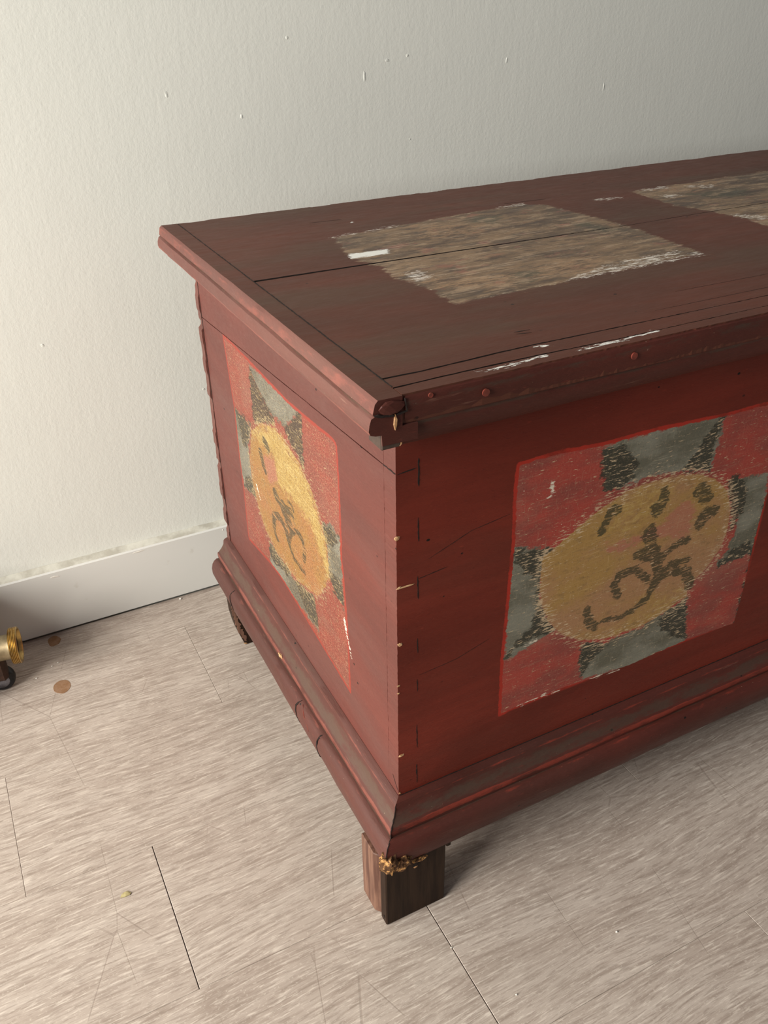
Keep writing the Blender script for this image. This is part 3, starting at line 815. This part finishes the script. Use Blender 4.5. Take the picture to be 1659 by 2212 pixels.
crack([(-12.3, -20, 600), (-12.3, 515, 600)], (0, 0, 1), .9, chest, .15, 18, taper=False)

# chewed lower corner of the base, raw wood showing
blob('broken_corner', (-26.0, -26.5, 110), (9, 9, 13), M['raw_wood'], chest, 2, .22, 3)
blob('broken_corner', (-13, -28.3, 104), (11, 4.6, 10), M['raw_wood'], chest, 8, .25, 3)
blob('broken_corner', (8, -26.5, 94), (9, 2.4, 2.2), M['raw_wood'], chest, 18, .25, 2)

# legs
def leg(x0, sx, y0, sy, mirror=False):
    lg = box('leg', (min(x0, x0 + sx * 69), min(y0, y0 + sy * 13), 0), (max(x0, x0 + sx * 69), max(y0, y0 + sy * 13), 96), M['black_wood'], chest, 1.2)
    return lg
lg = leg(-25.8, 1, -20.4, 1)
lg['label'] = 'blackened front leg plate'
prism('backing_block', [(-28.8, 28.5), (-28.8, 1.5), (-26.6, -1.5), (-22, -6.6), (16, -6.6), (16, 28.5)], 'z', 0.2, 93, M['brown_wood'], lg, .8)
lathe('screw_hole', [(-.4, 3.8), (.8, 3.6)], (8, -20.5, 77.5), 'y', M['crack'], lg, 18)
blob('worn_screw', (7.6, -21.0, 75.4), (2.8, .6, 1.7), M['splinter'], lg, 4, .3, 1)
lathe('screw_hole', [(-.3, 1.7), (.8, 1.6)], (-25.9, -15, 9), 'x', M['crack'], lg, 14)
box('small_wedge', (43, -22, 86), (48, -12, 92), M['black_wood'], lg, .5)
leg(L + 25.8, -1, -20.4, 1)
rear = [(-20.5, 92), (-20.6, 80), (-20.2, 60), (-17.8, 42), (-14.6, 26), (-10.2, 10), (-7, 0), (9, 0), (13, 12), (22, 30), (34, 50), (44, 70), (50, 92)]
rl = prism('leg', rear, 'y', 474, 494, M['black_wood'], chest, .9)
rl['label'] = 'curved dark bracket rear leg'
crack([(-19.6, 473.8, 84), (-17.0, 473.8, 60), (-12.6, 473.8, 32), (-5.6, 473.8, 6)], (0, -1, 0), 6.0, rl, .2, 5, 'worn_edge', 'brown_wood')
crack([(-9, 473.8, 4), (-4, 473.8, 1.5)], (0, -1, 0), 2.4, rl, .4, 6, 'splinter', 'splinter')
prism('leg', [(2 * L / 2 - p, q) for p, q in rear], 'y', 474, 494, M['black_wood'], chest, .9)

# ------------------------------------------------------------------ brass fitting at the left edge
fit = empty('brass_fitting', (-350, 540, 0))
fit['label'] = 'brass threaded pipe fitting with a grooved rim on a small black wheel, beside the baseboard'
fit['category'] = 'pipe fitting'
def F_(o):
    o.data.transform(Matrix.Translation((.350, -.540, 0))); o.parent = fit; return o
rp = [(-11.5, 17.5), (-11.5, 23.4), (-10.8, 24.8)]
for k in range(5):
    rp += [(-10.2 + k * 1.9, 25.2), (-9.6 + k * 1.9, 24.1), (-8.9 + k * 1.9, 25.2)]
rp += [(-.4, 24.8), (0, 24.2), (0, 22.0), (-1.0, 21.4), (-6, 20.6), (-6, 3)]
F_(lathe('grooved_rim', rp, (-304.5, 540, 74), 'x', M['brass'], None, 64))
F_(lathe('barrel', [(-150, 3), (-150, 17), (-60, 17.2), (-14, 17.2), (-11, 18.2), (-10, 10)], (-304.5, 540, 74), 'x', M['dull_brass'], None, 48))
F_(lathe('rim_recess', [(-5.9, 20.4), (-5.4, 20.4), (-5.4, .5)], (-304.5, 540, 74), 'x', M['rust'], None, 40))
F_(box('bracket', (-372, 530, 22), (-329, 552, 62), M['rust'], None, 5))
F_(lathe('wheel', [(-9, 6), (-9, 13.5), (-7, 16.6), (-3.5, 18), (3.5, 18), (7, 16.6), (9, 13.5), (9, 6)], (-341, 548, 18.05), 'y', M['rubber'], None, 40))
F_(lathe('wheel_hub', [(-11, 2), (-11, 8), (-9, 11), (11, 11), (11, 2)], (-341, 548, 18.05), 'y', M['steel'], None, 30))
F_(lathe('wheel', [(-9, 6), (-9, 13.5), (-7, 16.6), (-3.5, 18), (3.5, 18), (7, 16.6), (9, 13.5), (9, 6)], (-430, 548, 18.05), 'y', M['rubber'], None, 40))
F_(box('bracket', (-452, 530, 22), (-410, 552, 62), M['rust'], None, 5))

F_(box('unseen_shade_block', (-480, 500, 24), (-376, 612, 150), M['rust'], None, 12))  # unseen block, added left of the view to shade the baseboard
fit.rotation_euler = (0, 0, math.radians(-9))
fit.location.x += .004

# ------------------------------------------------------------------ debris lying on the floor
fl = blob('dry_flake', (-259, 142, .9), (5.5, 3.2, .8), M['leafbit'], None, 6, .25, 2, flat=.05)
fl['label'] = 'small yellowish dry flake lying on the bare floor in front'; fl['category'] = 'flake'
crumbs = [(-270, 560, 1.3, 'white crumb on the floor nearest the brass fitting, upper of a pair'),
          (-261, 564, 1.4, 'white crumb on the floor right beside the brown stain near the baseboard'),
          (-62, 629, 2.2, 'largest white crumb lying against the foot of the baseboard'),
          (-294, 544, 1.5, 'white crumb on a plank seam in front of the brass fitting'),
          (52, -142, 1.2, 'tiny white crumb at the bottom edge below the front leg'),
          (180, -136, 1.4, 'tiny white crumb on the floor at lower right'),
          (21, -72, 1.3, 'tiny white crumb on the plank end joint below the front leg')]
for i, (x, y, r, lab) in enumerate(crumbs):
    c = blob('crumb', (x, y, r * .5), (r, r * .8, r * .6), M['crumb'], None, i + 70, .25, 1, flat=.02)
    c['label'] = lab; c['category'] = 'crumb'; c['group'] = 'white crumbs on the floor'
